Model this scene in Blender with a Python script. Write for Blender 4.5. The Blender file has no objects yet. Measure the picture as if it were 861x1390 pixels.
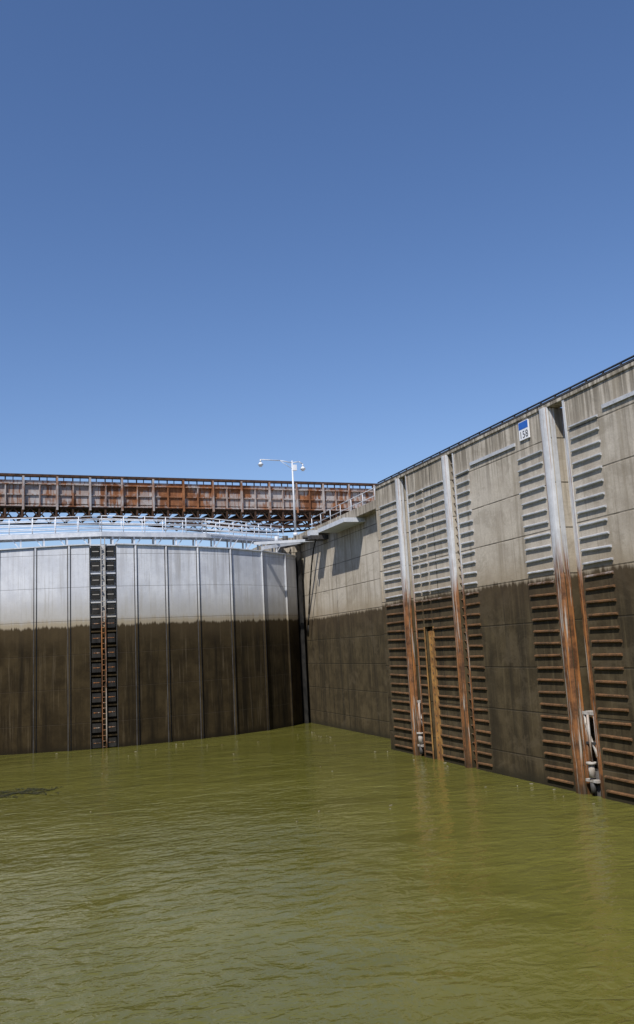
import bpy, bmesh, math, random
from mathutils import Vector, Matrix
random.seed(7)
sc = bpy.context.scene
sc.view_settings.view_transform='Standard'; sc.view_settings.look='None'; sc.view_settings.exposure=0

# ------------------------------------------------------------ materials
class M:
    def __init__(s,name,rough=.8,metal=0.0,spec=.5):
        s.m=bpy.data.materials.new(name); s.m.use_nodes=True
        s.nt=s.m.node_tree; s.p=s.nt.nodes['Principled BSDF']
        s.p.inputs['Roughness'].default_value=rough; s.p.inputs['Metallic'].default_value=metal
        s.p.inputs['Specular IOR Level'].default_value=spec
        g=s.nt.nodes.new('ShaderNodeNewGeometry'); s.pos=g.outputs['Position']
        x=s.nt.nodes.new('ShaderNodeSeparateXYZ'); s.nt.links.new(s.pos,x.inputs[0])
        s.x,s.y,s.z=x.outputs
    def put(s,sock,v):
        if hasattr(v,'is_output'): s.nt.links.new(v,sock)
        else:
            if isinstance(v,tuple) and len(v)==3 and sock.type=='RGBA': v=(*v,1)
            sock.default_value=v
    def math(s,op,a,b=0.0,clamp=False):
        n=s.nt.nodes.new('ShaderNodeMath'); n.operation=op; n.use_clamp=clamp
        s.put(n.inputs[0],a); s.put(n.inputs[1],b); return n.outputs[0]
    def mr(s,v,a,b,c=0.0,d=1.0):
        n=s.nt.nodes.new('ShaderNodeMapRange'); n.interpolation_type='SMOOTHSTEP'
        for i,k in enumerate((v,a,b,c,d)): s.put(n.inputs[i],k)
        return n.outputs[0]
    def vmul(s,vec,k):
        n=s.nt.nodes.new('ShaderNodeVectorMath'); n.operation='MULTIPLY'
        s.put(n.inputs[0],vec); s.put(n.inputs[1],k); return n.outputs[0]
    def noise(s,k=(1,1,1),scale=1,detail=4,rough=.6,dist=0):
        n=s.nt.nodes.new('ShaderNodeTexNoise'); s.put(n.inputs['Vector'],s.vmul(s.pos,k))
        n.inputs['Scale'].default_value=scale; n.inputs['Detail'].default_value=detail
        n.inputs['Roughness'].default_value=rough; n.inputs['Distortion'].default_value=dist
        return n.outputs[0]
    def mix(s,f,a,b,mode='MIX'):
        n=s.nt.nodes.new('ShaderNodeMix'); n.data_type='RGBA'; n.blend_type=mode
        s.put(n.inputs[0],f); s.put(n.inputs[6],a); s.put(n.inputs[7],b); return n.outputs[2]
    def line(s,v,period,off,w):
        a=s.math('ADD',v,1000*period-off); a=s.math('MODULO',a,period)
        a=s.math('SUBTRACT',a,period/2); a=s.math('ABSOLUTE',a)
        return s.mr(a,w,w*2.2,1.0,0.0)
    def bump(s,h,strength=.3,dist=.02):
        n=s.nt.nodes.new('ShaderNodeBump'); n.inputs['Strength'].default_value=strength
        n.inputs['Distance'].default_value=dist; s.put(n.inputs['Height'],h)
        s.nt.links.new(n.outputs[0],s.p.inputs['Normal'])
    def out(s,c): s.put(s.p.inputs['Base Color'],c); return s.m

def concrete(name,water=True):
    m=M(name,.92,0,.25)
    big=m.noise((1,1,1),.22,5,.6); mid=m.noise((1,1,1),1.3,6,.65); fine=m.noise((1,1,1),14,4,.7)
    st=m.noise((1.6,1.6,.10),1.0,6,.65); st2=m.noise((6,6,.25),1.0,4,.6)
    pat=m.noise((1,1,1.6),.55,6,.7,.6)
    clean=m.mix(m.mr(mid,.3,.7),(.39,.34,.27),(.53,.475,.385))
    clean=m.mix(m.mr(big,.4,.65,0,.6),clean,(.58,.53,.45))
    clean=m.mix(m.mr(pat,.52,.62,0,.45),clean,(.27,.235,.18))
    clean=m.mix(m.mr(st,.47,.66,0,.75),clean,(.26,.22,.16))
    clean=m.mix(m.mr(st2,.54,.72,0,.5),clean,(.20,.165,.12))
    top=m.mr(m.math('ADD',m.z,m.math('MULTIPLY',st,-3.2)),8.6,11.4,0,.9)
    clean=m.mix(m.math('MULTIPLY',top,m.mr(st2,.40,.58)),clean,(.14,.12,.09))
    clean=m.mix(m.mr(fine,.35,.75,0,.35),clean,(.29,.25,.20))
    c=clean
    if water:
        dirty=m.mix(m.mr(mid,.3,.7),(.040,.029,.013),(.088,.066,.033))
        dirty=m.mix(m.mr(st,.42,.66,0,.8),dirty,(.024,.018,.009))
        dirty=m.mix(m.mr(st2,.53,.72,0,.5),dirty,(.13,.10,.052))
        dirty=m.mix(m.mr(pat,.52,.62,0,.4),dirty,(.11,.085,.05))
        zz=m.math('ADD',m.z,m.math('MULTIPLY',m.math('SUBTRACT',st2,.5),.5))
        zz=m.math('ADD',zz,m.math('MULTIPLY',m.math('SUBTRACT',big,.5),.4))
        dirty=m.mix(m.mr(zz,5.2,6.9,0,.5),dirty,(.065,.043,.023))
        dirty=m.mix(m.mr(m.z,.0,.5,.8,0),dirty,(.02,.017,.008))
        c=m.mix(m.mr(zz,6.9,8.0,.65,0),c,(.29,.23,.15))
        c=m.mix(m.mr(zz,6.76,6.96,1,0),c,dirty)
    jl=m.line(m.z,1.52,.1,.014); jv=m.line(m.y,9.1,4.1,.02)
    jl=m.math('MULTIPLY',jl,m.mr(mid,.3,.6,.35,1))
    j=m.math('MAXIMUM',jl,jv)
    c=m.mix(m.math('MULTIPLY',j,.75),c,(.03,.025,.016))
    h=m.math('SUBTRACT',m.math('ADD',m.math('MULTIPLY',fine,.35),mid),m.math('MULTIPLY',j,1.6))
    m.bump(h,.6,.03)
    return m.out(c)

def gatepaint(name):
    m=M(name,.9,0,.12)
    mid=m.noise((1,1,1),.9,6,.65); st=m.noise((2.2,2.2,.13),1,6,.65); st2=m.noise((8,8,.3),1,4,.6); fine=m.noise((1,1,1),12,4,.7)
    big=m.noise((1,1,.5),.25,3,.5)
    clean=m.mix(m.mr(mid,.35,.65),(.56,.58,.62),(.68,.70,.73))
    clean=m.mix(m.mr(st,.46,.68,0,.75),clean,(.42,.42,.43))
    clean=m.mix(m.mr(st2,.54,.70,0,.5),clean,(.32,.30,.275))
    clean=m.mix(m.mr(big,.35,.7,0,.35),clean,(.46,.48,.52))
    clean=m.mix(m.mr(fine,.5,.75,0,.3),clean,(.35,.34,.32))
    zz=m.math('ADD',m.z,m.math('MULTIPLY',m.math('SUBTRACT',st2,.5),.45))
    zz=m.math('ADD',zz,m.math('MULTIPLY',m.math('SUBTRACT',st,.5),.5))
    z3=m.math('ADD',m.z,m.math('MULTIPLY',m.math('SUBTRACT',st,.5),2.6))
    clean=m.mix(m.mr(z3,7.2,9.2,.8,0),clean,(.36,.34,.30))
    clean=m.mix(m.mr(zz,6.95,7.4,.95,0),clean,(.32,.27,.19))
    dirty=m.mix(m.mr(mid,.3,.7),(.024,.017,.008),(.050,.036,.017))
    dirty=m.mix(m.mr(st,.45,.66,0,.85),dirty,(.012,.009,.005))
    dirty=m.mix(m.mr(st2,.55,.70,0,.4),dirty,(.12,.095,.06))
    dirty=m.mix(m.mr(zz,5.4,6.8,0,.65),dirty,(.068,.049,.026))
    dirty=m.mix(m.mr(m.z,0,.45,.8,0),dirty,(.014,.011,.006))
    c=m.mix(m.mr(zz,6.76,6.93,1,0),clean,dirty)
    jl=m.line(m.z,1.9,.5,.010)
    c=m.mix(m.math('MULTIPLY',jl,.35),c,(.05,.04,.03))
    m.bump(m.math('ADD',m.math('MULTIPLY',fine,.3),m.math('SUBTRACT',m.noise((1,1,.6),.7,2,.5),jl)),.4,.05)
    return m.out(c)

def steel(name,base=(.60,.61,.62),zr=7.0,amt=.0,metal=.1,rough=.6):
    m=M(name,rough,metal,.35)
    mid=m.noise((1,1,1),2.2,6,.7); st=m.noise((7,7,.16),1,6,.65); fine=m.noise((1,1,1),16,4,.7); sh=m.noise((9,9,.35),1.3,4,.6)
    c=m.mix(m.mr(mid,.35,.7,0,.6),base,tuple(v*.65 for v in base))
    c=m.mix(m.mr(st,.52,.62,0,.75),c,(.30,.155,.07))
    rust=m.mix(m.mr(mid,.35,.65),(.09,.042,.02),(.27,.115,.042))
    rust=m.mix(m.mr(st,.52,.62,0,.85),rust,(.48,.20,.06))
    rust=m.mix(m.mr(st,.34,.44,.85,0),rust,(.055,.04,.022))
    rust=m.mix(m.mr(sh,.55,.62,0,.85),rust,(.42,.385,.33))
    zz=m.math('ADD',m.z,m.math('MULTIPLY',m.math('SUBTRACT',st,.5),6.0))
    f=m.mr(zz,zr-.3,zr+.9,1,amt)
    c=m.mix(f,c,rust); c=m.mix(m.mr(m.z,0,.8,.7,0),c,(.03,.022,.012))
    m.bump(m.math('ADD',fine,mid),.35,.015)
    return m.out(c)

def bars_mat(name):
    m=M(name,.75,.0,.3)
    mid=m.noise((1,1,1),2.5,5,.7); fine=m.noise((1,2,3),9,4,.7)
    c=m.mix(m.mr(mid,.3,.7),(.38,.40,.43),(.52,.53,.55))
    c=m.mix(m.mr(fine,.52,.7,0,.6),c,(.26,.22,.17))
    rust=m.mix(m.mr(mid,.3,.7),(.060,.036,.018),(.17,.085,.036))
    rust=m.mix(m.mr(fine,.5,.7,0,.6),rust,(.28,.155,.07))
    c=m.mix(m.mr(m.math('ADD',m.z,m.math('MULTIPLY',mid,1.2)),7.2,7.9,1,0),c,rust)
    m.bump(fine,.4,.015); return m.out(c)

def rustbridge(name):
    m=M(name,.85,.0,.25)
    mid=m.noise((1,1,1.2),.75,6,.7); st=m.noise((2.2,2.2,.35),1,6,.7); patch=m.noise((1,1,2),.16,4,.6); fine=m.noise((1,1,1),9,5,.75)
    pan=m.noise((1,1,.9),.62,3,.5)
    c=m.mix(m.mr(mid,.3,.65),(.11,.045,.022),(.33,.145,.065))
    c=m.mix(m.mr(fine,.5,.7,0,.5),c,(.05,.026,.016))
    pale=m.mix(m.mr(mid,.4,.6),(.42,.41,.41),(.31,.27,.25))
    f=m.math('ADD',m.math('MULTIPLY',pan,.5),m.math('ADD',m.math('MULTIPLY',st,.35),m.math('MULTIPLY',patch,.35)))
    c=m.mix(m.mr(f,.535,.60,0,.9),c,pale)
    c=m.mix(m.mr(m.noise((5,5,.4),1,5,.7),.50,.60,0,.85),c,(.19,.075,.032))
    m.bump(fine,.4,.02); return m.out(c)

def plain(name,a,b,rough=.7,metal=0,scale=3):
    m=M(name,rough,metal,.3); n=m.noise((1,1,.5),scale,5,.65); m.bump(n,.25,.01)
    return m.out(m.mix(m.mr(n,.3,.7),a,b))

CON=concrete('concrete_waterstained'); GATE=gatepaint('gate_paint'); ARM=steel('armor_steel')
BAR=bars_mat('armor_bar'); RUST=rustbridge('rusty_girder')
DRUST=plain('dark_rust',(.025,.015,.010),(.085,.042,.024),.85)
GALV=plain('galvanised',(.46,.49,.53),(.62,.64,.67),.6,.1)
RAILW=plain('rail_paint',(.58,.61,.66),(.74,.76,.79),.6)
BLK=plain('black_rubber',(.008,.008,.008),(.03,.028,.025),.7)
DRK=plain('dark_steel',(.03,.03,.032),(.08,.075,.07),.6)
TAN=steel('ladder_steel',(.42,.40,.36),7.2)

def gauge_mat():
    m=M('gauge_rust',.8); mid=m.noise((1,1,1),2.5,6,.7); st=m.noise((5,5,.4),1,5,.6)
    c=m.mix(m.mr(mid,.35,.65),(.20,.095,.028),(.38,.21,.06)); c=m.mix(m.mr(st,.48,.62,0,.85),c,(.09,.045,.02))
    return m.out(c)
GAU=gauge_mat()
# ------------------------------------------------------------ mesh builder
class B:
    def __init__(s,name,mats):
        s.name=name; s.bm=bmesh.new(); s.mats=mats
    def box(s,x0,x1,y0,y1,z0,z1,mi=0):
        v=[s.bm.verts.new((x,y,z)) for x in (x0,x1) for y in (y0,y1) for z in (z0,z1)]
        for f in ((0,1,3,2),(4,6,7,5),(0,4,5,1),(2,3,7,6),(0,2,6,4),(1,5,7,3)):
            s.bm.faces.new([v[i] for i in f]).material_index=mi
        return s
    def beam(s,a,b,w,h,mi=0):
        a=Vector(a);b=Vector(b);d=(b-a).normalized()
        up=Vector((0,0,1)) if abs(d.z)<.95 else Vector((0,1,0))
        r=d.cross(up).normalized(); u=r.cross(d)
        v=[s.bm.verts.new(p+r*(i*w/2)+u*(j*h/2)) for p in (a,b) for i,j in ((-1,-1),(1,-1),(1,1),(-1,1))]
        for f in ((3,2,1,0),(4,5,6,7),(0,1,5,4),(1,2,6,5),(2,3,7,6),(3,0,4,7)):
            s.bm.faces.new([v[i] for i in f]).material_index=mi
        return s
    def tube(s,a,b,r,mi=0,n=8,r2=None):
        a=Vector(a);b=Vector(b);d=(b-a).normalized(); r2=r if r2 is None else r2
        up=Vector((0,0,1)) if abs(d.z)<.95 else Vector((0,1,0))
        e=d.cross(up).normalized(); u=e.cross(d)
        A=[];C=[]
        for i in range(n):
            t=2*math.pi*i/n; o=e*math.cos(t)+u*math.sin(t)
            A.append(s.bm.verts.new(a+o*r)); C.append(s.bm.verts.new(b+o*r2))
        for i in range(n):
            f=s.bm.faces.new((A[i],A[(i+1)%n],C[(i+1)%n],C[i])); f.material_index=mi; f.smooth=True
        s.bm.faces.new(A[::-1]).material_index=mi; s.bm.faces.new(C).material_index=mi
        return s
    def path(s,pts,r,mi=0,n=8):
        for a,b in zip(pts[:-1],pts[1:]): s.tube(a,b,r,mi,n)
        return s
    def prism(s,poly,z0,z1,mi=0):
        lo=[s.bm.verts.new((x,y,z0)) for x,y in poly]; hi=[s.bm.verts.new((x,y,z1)) for x,y in poly]
        n=len(poly)
        for i in range(n):
            s.bm.faces.new((lo[i],lo[(i+1)%n],hi[(i+1)%n],hi[i])).material_index=mi
        s.bm.faces.new(hi).material_index=mi; s.bm.faces.new(lo[::-1]).material_index=mi
        return s
    def done(s,parent=None,bevel=0):
        bmesh.ops.recalc_face_normals(s.bm,faces=s.bm.faces)
        me=bpy.data.meshes.new(s.name); s.bm.to_mesh(me); s.bm.free()
        for m in s.mats: me.materials.append(m)
        o=bpy.data.objects.new(s.name,me); sc.collection.objects.link(o)
        if parent: o.parent=parent
        if bevel:
            b=o.modifiers.new('bevel','BEVEL'); b.width=bevel; b.segments=2; b.limit_method='ANGLE'
        return o
def empty(name):
    o=bpy.data.objects.new(name,None); sc.collection.objects.link(o); return o

W=17.1; TOP=12.56
# ------------------------------------------------------------ right lock wall
rw=empty('lock_wall')
poly=[(W,-40),(W,25.42),(18.0,25.42),(18.0,26.3),(W,26.3),(W,33.62),(17.5,33.62),(17.5,34.02),(W,34.02),
      (W,36.7),(17.32,36.7),(17.32,37.55),(W,37.55),(W,38.5),(17.9,38.5),(17.9,39.2),(W,39.2),(W,42.3),
      (18.9,42.3),(18.9,61.3),(17.5,61.3),(17.1,64),(17.1,78),(17.1,130),(400,130),(400,-40)]
B('wall_concrete',[CON]).prism(poly,-4,TOP).done(rw)
b=B('recess_fill',[CON]); b.box(W+.003,17.4,36.703,37.547,5.6,TOP-.004); b.done(rw)
a=B('slot_armor',[ARM])
def roundpost(b,y0,y1,z0,z1,mi=0,p=.07):
    n=8; pts=[(W-.002,y0)]
    for i in range(n+1):
        t=math.pi*i/n; pts.append((W-.01-p*math.sin(t)**.7,(y0+y1)/2-(y1-y0)/2*math.cos(t)))
    pts.append((W-.002,y1)); pts+= [(W+.02,y1),(W+.02,y0)]
    b.prism(pts,z0,z1,mi)
roundpost(a,26.303,26.78,-2,TOP+.02,p=.12)
a.box(W-.03,W+.02,25.3,25.417,-2,TOP+.01)
a.box(W+.03,W+.2,26.27,26.297,-2,TOP-.01)
a.box(W+.5,W+.7,26.26,26.297,-2,TOP-.01)
roundpost(a,39.203,39.65,-2,TOP+.02,p=.1)
a.box(W-.03,W+.02,38.40,38.497,-2,TOP+.01); a.box(W+.03,W+.14,39.17,39.197,-2,TOP-.01)
roundpost(a,34.03,34.5,-2,TOP+.02,p=.14)
a.box(W-.03,W+.02,33.53,33.61,-2,TOP+.01)
a.done(rw)
hb=B('armor_bars',[BAR])
def bars(y0,y1,z0=.25,z1=11.7,step=.405,jit=.0):
    z=z0
    while z<z1:
        t=.045
        e0=y0+random.uniform(-jit,jit); e1=y1+random.uniform(-jit,jit)
        dz=random.uniform(-.012,.012)
        poly=[(W-.075,z-.02),(W-.075,z+.02),(W-.01,z+t),(W+.01,z+t),(W+.01,z-t),(W-.01,z-t)]
        lo=[hb.bm.verts.new((x,e0,zz+dz)) for x,zz in poly]; hi=[hb.bm.verts.new((x,e1,zz-dz)) for x,zz in poly]
        for i in range(6): hb.bm.faces.new((lo[i],lo[(i+1)%6],hi[(i+1)%6],hi[i]))
        hb.bm.faces.new(lo[::-1]); hb.bm.faces.new(hi)
        z+=step
bars(23.65,25.15,jit=.05); bars(26.9,28.5,z1=11.2,jit=.05)
bars(32.3,33.4,jit=.04); bars(34.65,36.6,jit=.03); bars(37.65,38.3,jit=.02)
bars(36.75,37.5,z0=5.92,jit=.02)
bars(39.75,41.8,jit=.05)
for y0,y1 in ((9,23.3),(28.6,32.1)):
    hb.box(W-.06,W+.01,y0,y1,11.72,11.84)
hb.done(rw)
r=B('wall_ladder',[TAN])
z=.3
while z<12.4:
    r.tube((W+.10,33.6,z),(W+.10,34.04,z),.025); z+=.33
r.done(rw)
g=B('water_gauge',[GAU,DRK])
g.box(17.2,17.31,36.9,37.30,-2,5.45,0); g.box(17.12,17.2,36.95,37.02,-2,5.4,0); g.box(17.12,17.2,37.22,37.28,-2,5.4,0)
z=.3
while z<5.3: g.box(17.17,17.199,37.04,37.2,z,z+.05,1); z+=.3
g.box(W-.03,W+.03,36.62,36.7,-2,5.6,0); g.box(W-.03,W+.03,37.55,37.62,-2,5.6,0)
g.done(rw)
cp=B('coping',[CON,GALV])
cp.box(W-.05,17.6,-40,42.2,TOP+.004,TOP+.14,0)
cp.box(18.35,19.6,42.4,61.2,12.12,TOP+.05,0)
cp.done(rw,.02)
c2=B('recess_edge_armor',[CON]); c2.box(W-.03,W+.12,42.18,42.33,-2,TOP-.01); c2.done(rw)

cr=B('wall_edge_rail',[DRK,GALV])
cr.tube((W+.08,-38,TOP+.33),(W+.08,42.1,TOP+.33),.035,0)
cr.box(W-.06,W+.2,-38,42.15,TOP+.145,TOP+.21,0)
y=-38
while y<42:
    cr.box(W+.055,W+.105,y,y+.05,TOP+.19,TOP+.33,0); y+=.9
cr.done()
def railing(name,pts,h=1.05,sp=1.6,mat=RAILW,mids=2,r=.03,parent=None):
    b=B(name,[mat])
    for a,c in zip(pts[:-1],pts[1:]):
        a=Vector(a);c=Vector(c);L=(c-a).length;n=max(1,round(L/sp))
        for i in range(n+1):
            p=a.lerp(c,i/n); b.tube(p,p+Vector((0,0,h)),r)
        for k in range(mids+1):
            o=Vector((0,0,h*(k+1)/(mids+1))); b.tube(a+o,c+o,r)
    return b.done(parent)
railing('deck_railing',[(18.9,43,TOP+.05),(18.9,58.5,TOP+.05)],.9,1.9,GALV,1,.025)

# ------------------------------------------------------------ left lock wall
lw=empty('lock_wall')
pl=[(-9,-40),(-9,42.3),(-10.8,42.3),(-10.8,61.3),(-9.3,61.3),(-9,64),(-9,130),(-400,130),(-400,-40)]
B('wall_concrete',[CON]).prism(pl[::-1],-4,TOP).done(lw)

# ------------------------------------------------------------ mitre gate
mg=empty('lock_gate')
ctrl=[(.75,54.80),(2.4,55.0),(5.6,55.7),(8.3,56.6),(10.8,58.1),(12.4,59.5),(13.5,60.75)]
MX=4.8
def ysm(dx):
    P=ctrl
    for i in range(len(P)-1):
        if dx<=P[i+1][0] or i==len(P)-2:
            x0,y0=P[i];x1,y1=P[i+1];h=x1-x0;t=(dx-x0)/h
            def sl(k):
                if k<=0: return (P[1][1]-P[0][1])/(P[1][0]-P[0][0])
                if k>=len(P)-1: return (P[-1][1]-P[-2][1])/(P[-1][0]-P[-2][0])
                return (P[k+1][1]-P[k-1][1])/(P[k+1][0]-P[k-1][0])
            m0,m1=sl(i)*h,sl(i+1)*h
            return (2*t**3-3*t**2+1)*y0+(t**3-2*t*t+t)*m0+(-2*t**3+3*t*t)*y1+(t**3-t*t)*m1
ribs=[1.9,3.75,5.75,7.95,10.3,12.35]
xs=[.75]+ribs+[13.5]
def yint(dx):      # faceted: plane plates between the ribs
    for a_,b_ in zip(xs[:-1],xs[1:]):
        if dx<=b_+1e-6:
            t=(dx-a_)/(b_-a_); return ysm(a_)*(1-t)+ysm(b_)*t
def gtop(dx): return 11.52-.026*dx
for sgn,nm in ((1,'leaf_right'),(-1,'leaf_left')):
    b=B(nm,[GATE,DRK]); N=len(xs)-1
    fr=[(MX+sgn*dx,yint(dx)) for dx in xs]; bk=[(x,y+1.3) for x,y in fr]
    rows=[-3,0,3,6,9,None]
    grid=[[b.bm.verts.new((x,y,gtop(dx) if r is None else r)) for r in rows] for (x,y),dx in zip(fr,xs)]
    gb=[[b.bm.verts.new((x,y,-3)),b.bm.verts.new((x,y,gtop(dx)))] for (x,y),dx in zip(bk,xs)]
    for i in range(N):
        for k in range(5):
            b.bm.faces.new((grid[i][k],grid[i+1][k],grid[i+1][k+1],grid[i][k+1]))
        b.bm.faces.new((gb[i][0],gb[i][1],gb[i+1][1],gb[i+1][0]))
        b.bm.faces.new((grid[i][5],grid[i+1][5],gb[i+1][1],gb[i][1]))
    for i in (0,N):
        b.bm.faces.new(grid[i]+[gb[i][1],gb[i][0]])
    b.done(mg)
    b=B(nm+'_ribs',[GATE,DRK,BLK])
    for rx in ribs:
        y=yint(rx); x=MX+sgn*rx
        b.box(x-.05,x+.05,y-.09,y+.02,-3,gtop(rx)+.02,0)
        b.box(x-.10,x-.052,y-.035,y+.06,-3,gtop(rx)-.01,1); b.box(x+.052,x+.10,y-.02,y+.07,-3,gtop(rx)-.01,1)
    for i in range(N):
        b.beam((MX+sgn*xs[i],fr[i][1]-.03,gtop(xs[i])+.03),(MX+sgn*xs[i+1],fr[i+1][1]-.03,gtop(xs[i+1])+.03),.16,.06,0)
    x=MX+sgn*13.62
    b.box(min(x,x+sgn*.22),max(x,x+sgn*.22),60.6,61.1,-3,11.5,2)  # black seal strip, also standing in for shadow in the quoin gap
    b.done(mg)
b=B('mitre_ladder',[GATE,BLK,TAN,DRK])
b.box(MX-.75,MX+.75,55.02,55.6,-3,11.5,0)
z=.05
while z<11.2:
    for s in (-1,1):
        x0,x1=sorted((MX+s*.16,MX+s*.66))
        b.box(x0,x1,54.80,55.01,z,z+.50,1)
        b.box(x0+.06,x1-.06,54.785,54.80,z+.24,z+.28,2)
        b.box(x0-.03,x1+.06,54.77,55.015,z+.60,z+.68,0)
    z+=.83
for s in (-1,1): b.box(MX+s*.11-.025,MX+s*.11+.025,54.66,54.72,-3,11.9,2)
z=.1
while z<11.8: b.tube((MX-.11,54.69,z),(MX+.11,54.69,z),.022,2); z+=.3
b.box(MX-.77,MX-.74,54.78,55.0,-3,11.5,3); b.box(MX+.74,MX+.77,54.78,55.0,-3,11.5,3)
b.done(mg)
DZ=12.25
for sgn in (1,-1):
    p=[(MX+sgn*.0,55.3),(MX+sgn*6.5,56.6),(MX+sgn*12.6,60.4)]
    b=B('walkway',[GALV,RAILW])
    for (x0,y0),(x1,y1) in zip(p[:-1],p[1:]):
        b.beam((x0,y0+.6,DZ),(x1,y1+.6,DZ),1.2,.06,0)
        b.beam((x0,y0-.02,DZ-.06),(x1,y1-.02,DZ-.06),.06,.26,0); b.beam((x0,y0+1.22,DZ-.06),(x1,y1+1.22,DZ-.06),.06,.26,0)
        for i in range(5):
            t=i/5+.1; x=x0+(x1-x0)*t;y=y0+(y1-y0)*t
            b.beam((x,y+.1,11.3),(x,y+.1,DZ-.1),.10,.10,0); b.beam((x,y+.1,11.4),(x+.5*sgn,y+.25,DZ-.15),.05,.05,0)
            b.beam((x,y+1.1,11.3),(x,y+1.1,DZ-.1),.10,.10,0)
    b.done(mg)
    railing('walkway_railing_front',[(x,y,DZ+.03) for x,y in p],1.0,1.3,RAILW,3,.025,mg)
    railing('walkway_railing_back',[(x,y+1.2,DZ+.03) for x,y in p],1.0,1.3,RAILW,3,.025,mg)
b=B('gate_machinery',[GALV,DRK,BLK])
b.beam((14.6,57.6,11.75),(18.6,57.0,11.85),.18,.18,0)
b.beam((15.5,58.9,11.6),(19.2,60.2,12.2),.3,.22,0)
b.beam((17.0,60.3,11.75),(19.2,61.0,12.2),.25,.25,1)
b.box(17.7,18.9,55.2,56.4,11.7,11.95,1); b.box(17.6,18.95,48.6,53.4,11.85,12.1,0)
b.box(17.75,18.3,55.4,56.0,11.95,12.3,0); b.tube((17.4,55.9,11.9),(18.9,55.9,11.9),.12,1)
b.tube((16.6,59.2,11.9),(16.6,59.2,12.4),.16,0); b.tube((17.4,59.9,11.9),(17.4,59.9,12.5),.2,1)
pts=[]
for i in range(15):
    t=i/14; pts.append((18.1+.55*t,55.2+4.6*t,11.7-6.0*t**1.8))
b.path(pts,.05,2)
b.done(mg)

# ------------------------------------------------------------ lamp post
b=B('lamp_post',[GALV,RAILW,DRK])
lx,ly=18.35,60.6
b.tube((lx,ly,TOP),(lx,ly,TOP+.25),.16,0,12); b.tube((lx,ly,TOP+.2),(lx,ly,17.9),.085,0,12,.055)
b.path([(lx,ly,17.75),(lx-.9,ly-.1,17.88),(lx-2.35,ly-.25,17.9)],.035,0)
b.path([(lx,ly,17.75),(lx+.5,ly+.05,17.85),(lx+.8,ly+.1,17.7)],.035,0)
b.tube((lx,ly,17.3),(lx-.9,ly-.1,17.86),.02,0)
for x,y,z in ((lx-2.35,ly-.25,17.9),(lx+.8,ly+.1,17.7)):
    b.tube((x,y,z),(x,y,z-.2),.05,0,10); b.tube((x,y,z-.2),(x,y,z-.38),.08,1,12,.2); b.tube((x,y,z-.38),(x,y,z-.5),.15,1,12,.1)
b.box(lx-.02,lx+.3,ly-.1,ly+.1,17.2,17.6,1)
b.done()

# ------------------------------------------------------------ rusty bridge
br=empty('rusty_bridge')
b=B('girder',[RUST,DRUST,CON])
X0,X1=-40,62
b.box(X0,X1,0,.06,1.15,2.85,0)
b.box(X0,X1,3.4,3.46,1.15,2.85,0)
b.box(X0,X1,-.22,.28,1.08,1.15,0); b.box(X0,X1,-.22,.28,2.85,2.93,0); b.box(X0,X1,-.12,-.002,2.0,2.1,0)
b.box(X0,X1,-.30,.1,3.46,3.66,1)
b.box(X0,X1,-.06,.0,2.93,3.2,0)
b.box(X0,X1,0,3.4,1.25,1.35,1)
x=X0;i=0
while x<X1:
    b.box(x,x+.10,-.2,-.004,1.153,2.847,0)
    if i%2==0: b.box(x,x+.16,-.32,-.225,.8,3.5,0)
    b.box(x+.6,x+.66,-.05,.02,3.19,3.47,1)
    b.box(x,x+.09,-.05,.02,3.19,3.47,1)
    x+=1.3;i+=1
b.box(X0,X1,-.1,.1,.1,.24,1); b.box(X0,X1,3.2,3.4,.1,.24,1); b.box(X0,X1,-.1,.1,.96,1.07,1)
x=X0
while x<X1:
    for yy in (0,3.3):
        b.beam((x,yy,.2),(x+.65,yy,1.0),.09,.09,1); b.beam((x+.65,yy,1.0),(x+1.3,yy,.2),.09,.09,1)
    b.box(x,x+.16,-.08,3.4,.34,.8,1)
    b.box(x-.04,x+.1,-.12,-.02,.2,1.0,1)
    x+=1.3
pz=[(12.5,.1),(17,-.35),(24,-.45),(27,-.3),(30,.1)]
for (xa,za),(xb,zb) in zip(pz[:-1],pz[1:]):
    for yy in (0,3.3):
        b.beam((xa,yy,za),(xb,yy,zb),.16,.16,1)
x=13.5
while x<29.5:
    zb=-.35
    for yy in (0,3.3):
        b.beam((x,yy,.1),(x+.5,yy,zb),.08,.08,1); b.beam((x+.5,yy,zb),(x+1,yy,.1),.08,.08,1)
    b.box(x,x+.12,0,3.3,-.05,.08,1)
    x+=1.0
for px in (-25,50): b.box(px,px+3,.2,3.2,-20,.09,2)
b.done(br)
br.location=(-1.2,75,15.95); br.rotation_euler=(0,0,math.radians(6.22))

# ------------------------------------------------------------ floating mooring bitts
ARM2=steel('bitt_steel',(.42,.41,.39),1.6)
BW=plain('bitt_paint',(.26,.22,.18),(.50,.48,.45),.7,0,6)
def bitt(y,x,w,hh=2.5):
    b=B('floating_mooring_bitt',[ARM2,DRK,BW])
    for s in (-1,1):
        b.tube((x,y+s*w,-.6),(x,y+s*w,hh),.045,0,10)
    b.tube((x+.25,y,-1),(x+.25,y,.75),w*1.15,1,16)
    b.tube((x-.12,y,.55),(x-.12,y,.95),.10,2,12); b.tube((x-.12,y,.95),(x-.12,y,1.02),.16,2,12)
    b.tube((x-.12,y,.1),(x-.12,y,.4),.09,1,12)
    b.box(x-.18,x+.2,y-w-.05,y+w+.05,.42,.5,2); b.box(x-.06,x+.25,y-w-.05,y+w+.05,hh-.1,hh,2)
    b.beam((x-.03,y-w,1.2),(x-.03,y+w,2.2),.05,.05,2); b.box(x-.06,x+.1,y-w,y+w,1.55,1.62,1)
    b.tube((x-.08,y,1.0),(x-.08,y,hh-.1),.04,0)
    b.done()
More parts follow.
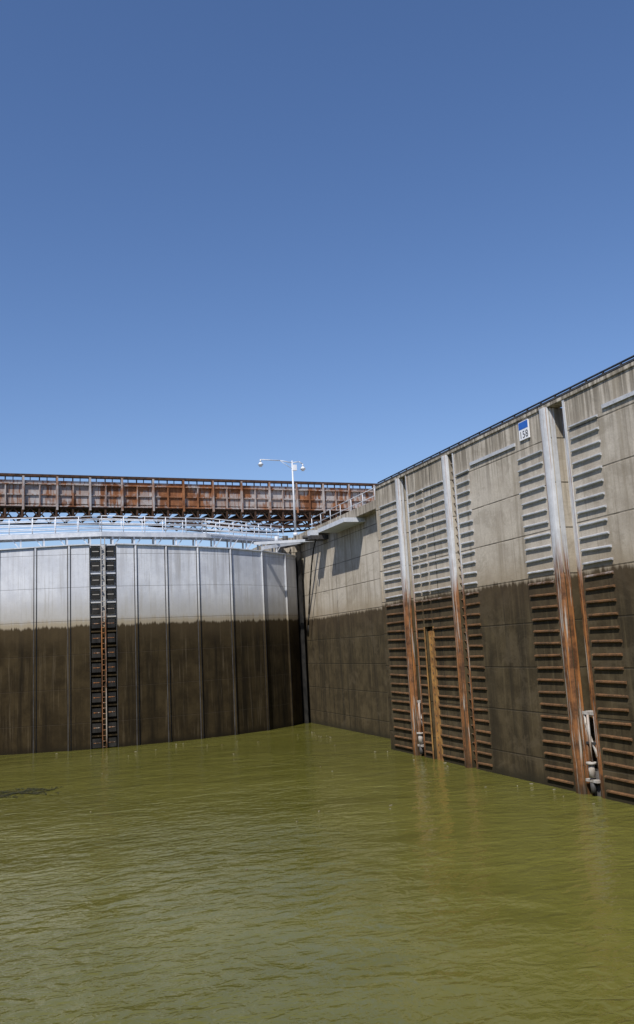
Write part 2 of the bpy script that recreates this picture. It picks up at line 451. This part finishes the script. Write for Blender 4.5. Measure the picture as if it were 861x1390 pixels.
bitt(25.86,W+.12,.26,2.55); bitt(38.85,W+.12,.2,2.4)

# ------------------------------------------------------------ depth sign
sg=empty('elevation_sign')
WHT=plain('sign_white',(.75,.76,.78),(.82,.82,.83),.4); BLU=plain('sign_blue',(.02,.10,.42),(.03,.14,.5),.4)
b=B('sign_board',[WHT,BLU]); b.box(W-.06,W-.01,27.55,28.2,11.82,12.48,0); b.box(W-.066,W-.061,27.57,28.18,12.2,12.46,1); b.done(sg)
cu=bpy.data.curves.new('digits','FONT'); cu.body='158'; cu.size=.36; cu.align_x='CENTER'; cu.extrude=.002; cu.space_character=1.1
to=bpy.data.objects.new('digits',cu); sc.collection.objects.link(to); to.data.materials.append(BLK)
to.matrix_world=Matrix(((0,0,-1,W-.064),(-1,0,0,27.875),(0,1,0,11.88),(0,0,0,1))); to.parent=sg

WSHADE=plain('water_shade',(.02,.025,.008),(.05,.045,.015),.8)
b=B('water_shade_flecks',[WSHADE])  # dark flecks standing in for a shadowed, turbulent patch of water
for i in range(800):
    r=random.gauss(0,.5); q=random.gauss(0,.38)
    x=.1+r*1.4+.35*math.sin(q*5); y=39.3+q*1.2+.3*math.sin(r*7)
    if abs(r)>1.2: continue
    s=random.uniform(.02,.09); t=random.uniform(0,6.28); l=s*random.uniform(1,3); z=.012+random.random()*.02
    c,sn=math.cos(t),math.sin(t)
    vs=[b.bm.verts.new((x+c*u-sn*v,y+sn*u+c*v,z)) for u,v in ((-l,0),(0,-s*.5),(l,0),(0,s*.5))]
    b.bm.faces.new(vs)
b.done()
b=B('floating_debris',[plain('driftwood',(.10,.07,.035),(.35,.32,.25),.8)])
for i in range(46):
    x=random.uniform(2,16.6); y=random.uniform(22,54) if i%3 else random.uniform(50,54.3)
    if i%2: x=16.95-abs(random.gauss(0,.5))
    t=random.uniform(0,6.28); l=random.uniform(.03,.14)
    b.beam((x,y,.012),(x+l*math.cos(t),y+l*math.sin(t),.018),.03,.02)
b.done()

# ------------------------------------------------------------ water
m=M('river_water',.05)
m.p.inputs['IOR'].default_value=1.33
pa=m.noise((1,1.6,1),.10,4,.6); pb=m.noise((1,1,1),.9,4,.6)
c=m.mix(m.mr(pa,.35,.65),(.096,.093,.017),(.122,.118,.025)); c=m.mix(m.mr(pb,.4,.7,0,.3),c,(.135,.13,.034))
w0=m.noise((1,1.2,1),.16,2,.5,.3); w1=m.noise((1,1.35,1),.6,2,.5,.5); w2=m.noise((1.1,1.5,1),2.1,3,.5,.6); w3=m.noise((1,1.2,1),7,3,.6)
gust=m.mr(m.noise((1,1.5,1),.07,3,.6),.4,.62,.6,1.35)
h=m.math('ADD',m.math('MULTIPLY',w1,.6),m.math('MULTIPLY',m.math('ADD',m.math('MULTIPLY',w2,.34),m.math('MULTIPLY',w3,.06)),gust))
h=m.math('ADD',h,m.math('MULTIPLY',w0,.8))
m.bump(h,1.0,.125)
WAT=m.out(c)
me=bpy.data.meshes.new('water'); me.from_pydata([(-2500,-2500,0),(2500,-2500,0),(2500,2500,0),(-2500,2500,0)],[],[(0,1,2,3)])
me.materials.append(WAT); o=bpy.data.objects.new('water',me); sc.collection.objects.link(o)

# ------------------------------------------------------------ light
el=math.radians(52); hx,hy=-.65,-.76
L=math.hypot(hx,hy); d=Vector((hx/L*math.cos(el),hy/L*math.cos(el),math.sin(el)))
s=bpy.data.lights.new('sun','SUN'); s.energy=5.0; s.angle=math.radians(.5); s.color=(1,.955,.89)
so=bpy.data.objects.new('sun',s); sc.collection.objects.link(so); so.rotation_euler=d.to_track_quat('Z','Y').to_euler(); so.location=(0,0,50)
w=bpy.data.worlds.new('World'); sc.world=w; w.use_nodes=True
nt=w.node_tree; bg=nt.nodes['Background']; sk=nt.nodes.new('ShaderNodeTexSky'); sk.sky_type='NISHITA'; sk.sun_disc=False
sk.sun_elevation=el; sk.sun_rotation=math.atan2(hx,hy)%(2*math.pi); sk.air_density=1.0; sk.dust_density=.55; sk.ozone_density=3.0
sa=nt.nodes.new('ShaderNodeHueSaturation'); sa.inputs['Saturation'].default_value=1.13
hs=nt.nodes.new('ShaderNodeMix'); hs.data_type='RGBA'; hs.blend_type='MULTIPLY'; hs.inputs[0].default_value=1; hs.inputs[7].default_value=(1.04,.97,1.06,1)
nt.links.new(sk.outputs[0],sa.inputs['Color']); nt.links.new(sa.outputs[0],hs.inputs[6]); nt.links.new(hs.outputs[2],bg.inputs[0]); bg.inputs[1].default_value=.12

# ------------------------------------------------------------ camera
cam=bpy.data.cameras.new('camera'); co=bpy.data.objects.new('camera',cam); sc.collection.objects.link(co); sc.camera=co
cam.sensor_fit='VERTICAL'; cam.sensor_height=36; cam.sensor_width=36; cam.lens=1250/1390*36; cam.shift_y=-45/1390; cam.clip_end=6000
yaw,pit,rol=math.radians(18.37),math.radians(10.31),math.radians(3)
f=Vector((math.sin(yaw)*math.cos(pit),math.cos(yaw)*math.cos(pit),math.sin(pit)))
r0=Vector((math.cos(yaw),-math.sin(yaw),0)); u0=r0.cross(f)
u=u0*math.cos(rol)+r0*math.sin(rol); r=r0*math.cos(rol)-u0*math.sin(rol)
mw=Matrix((r,u,-f)).transposed().to_4x4(); mw.translation=Vector((0,0,5)); co.matrix_world=mw
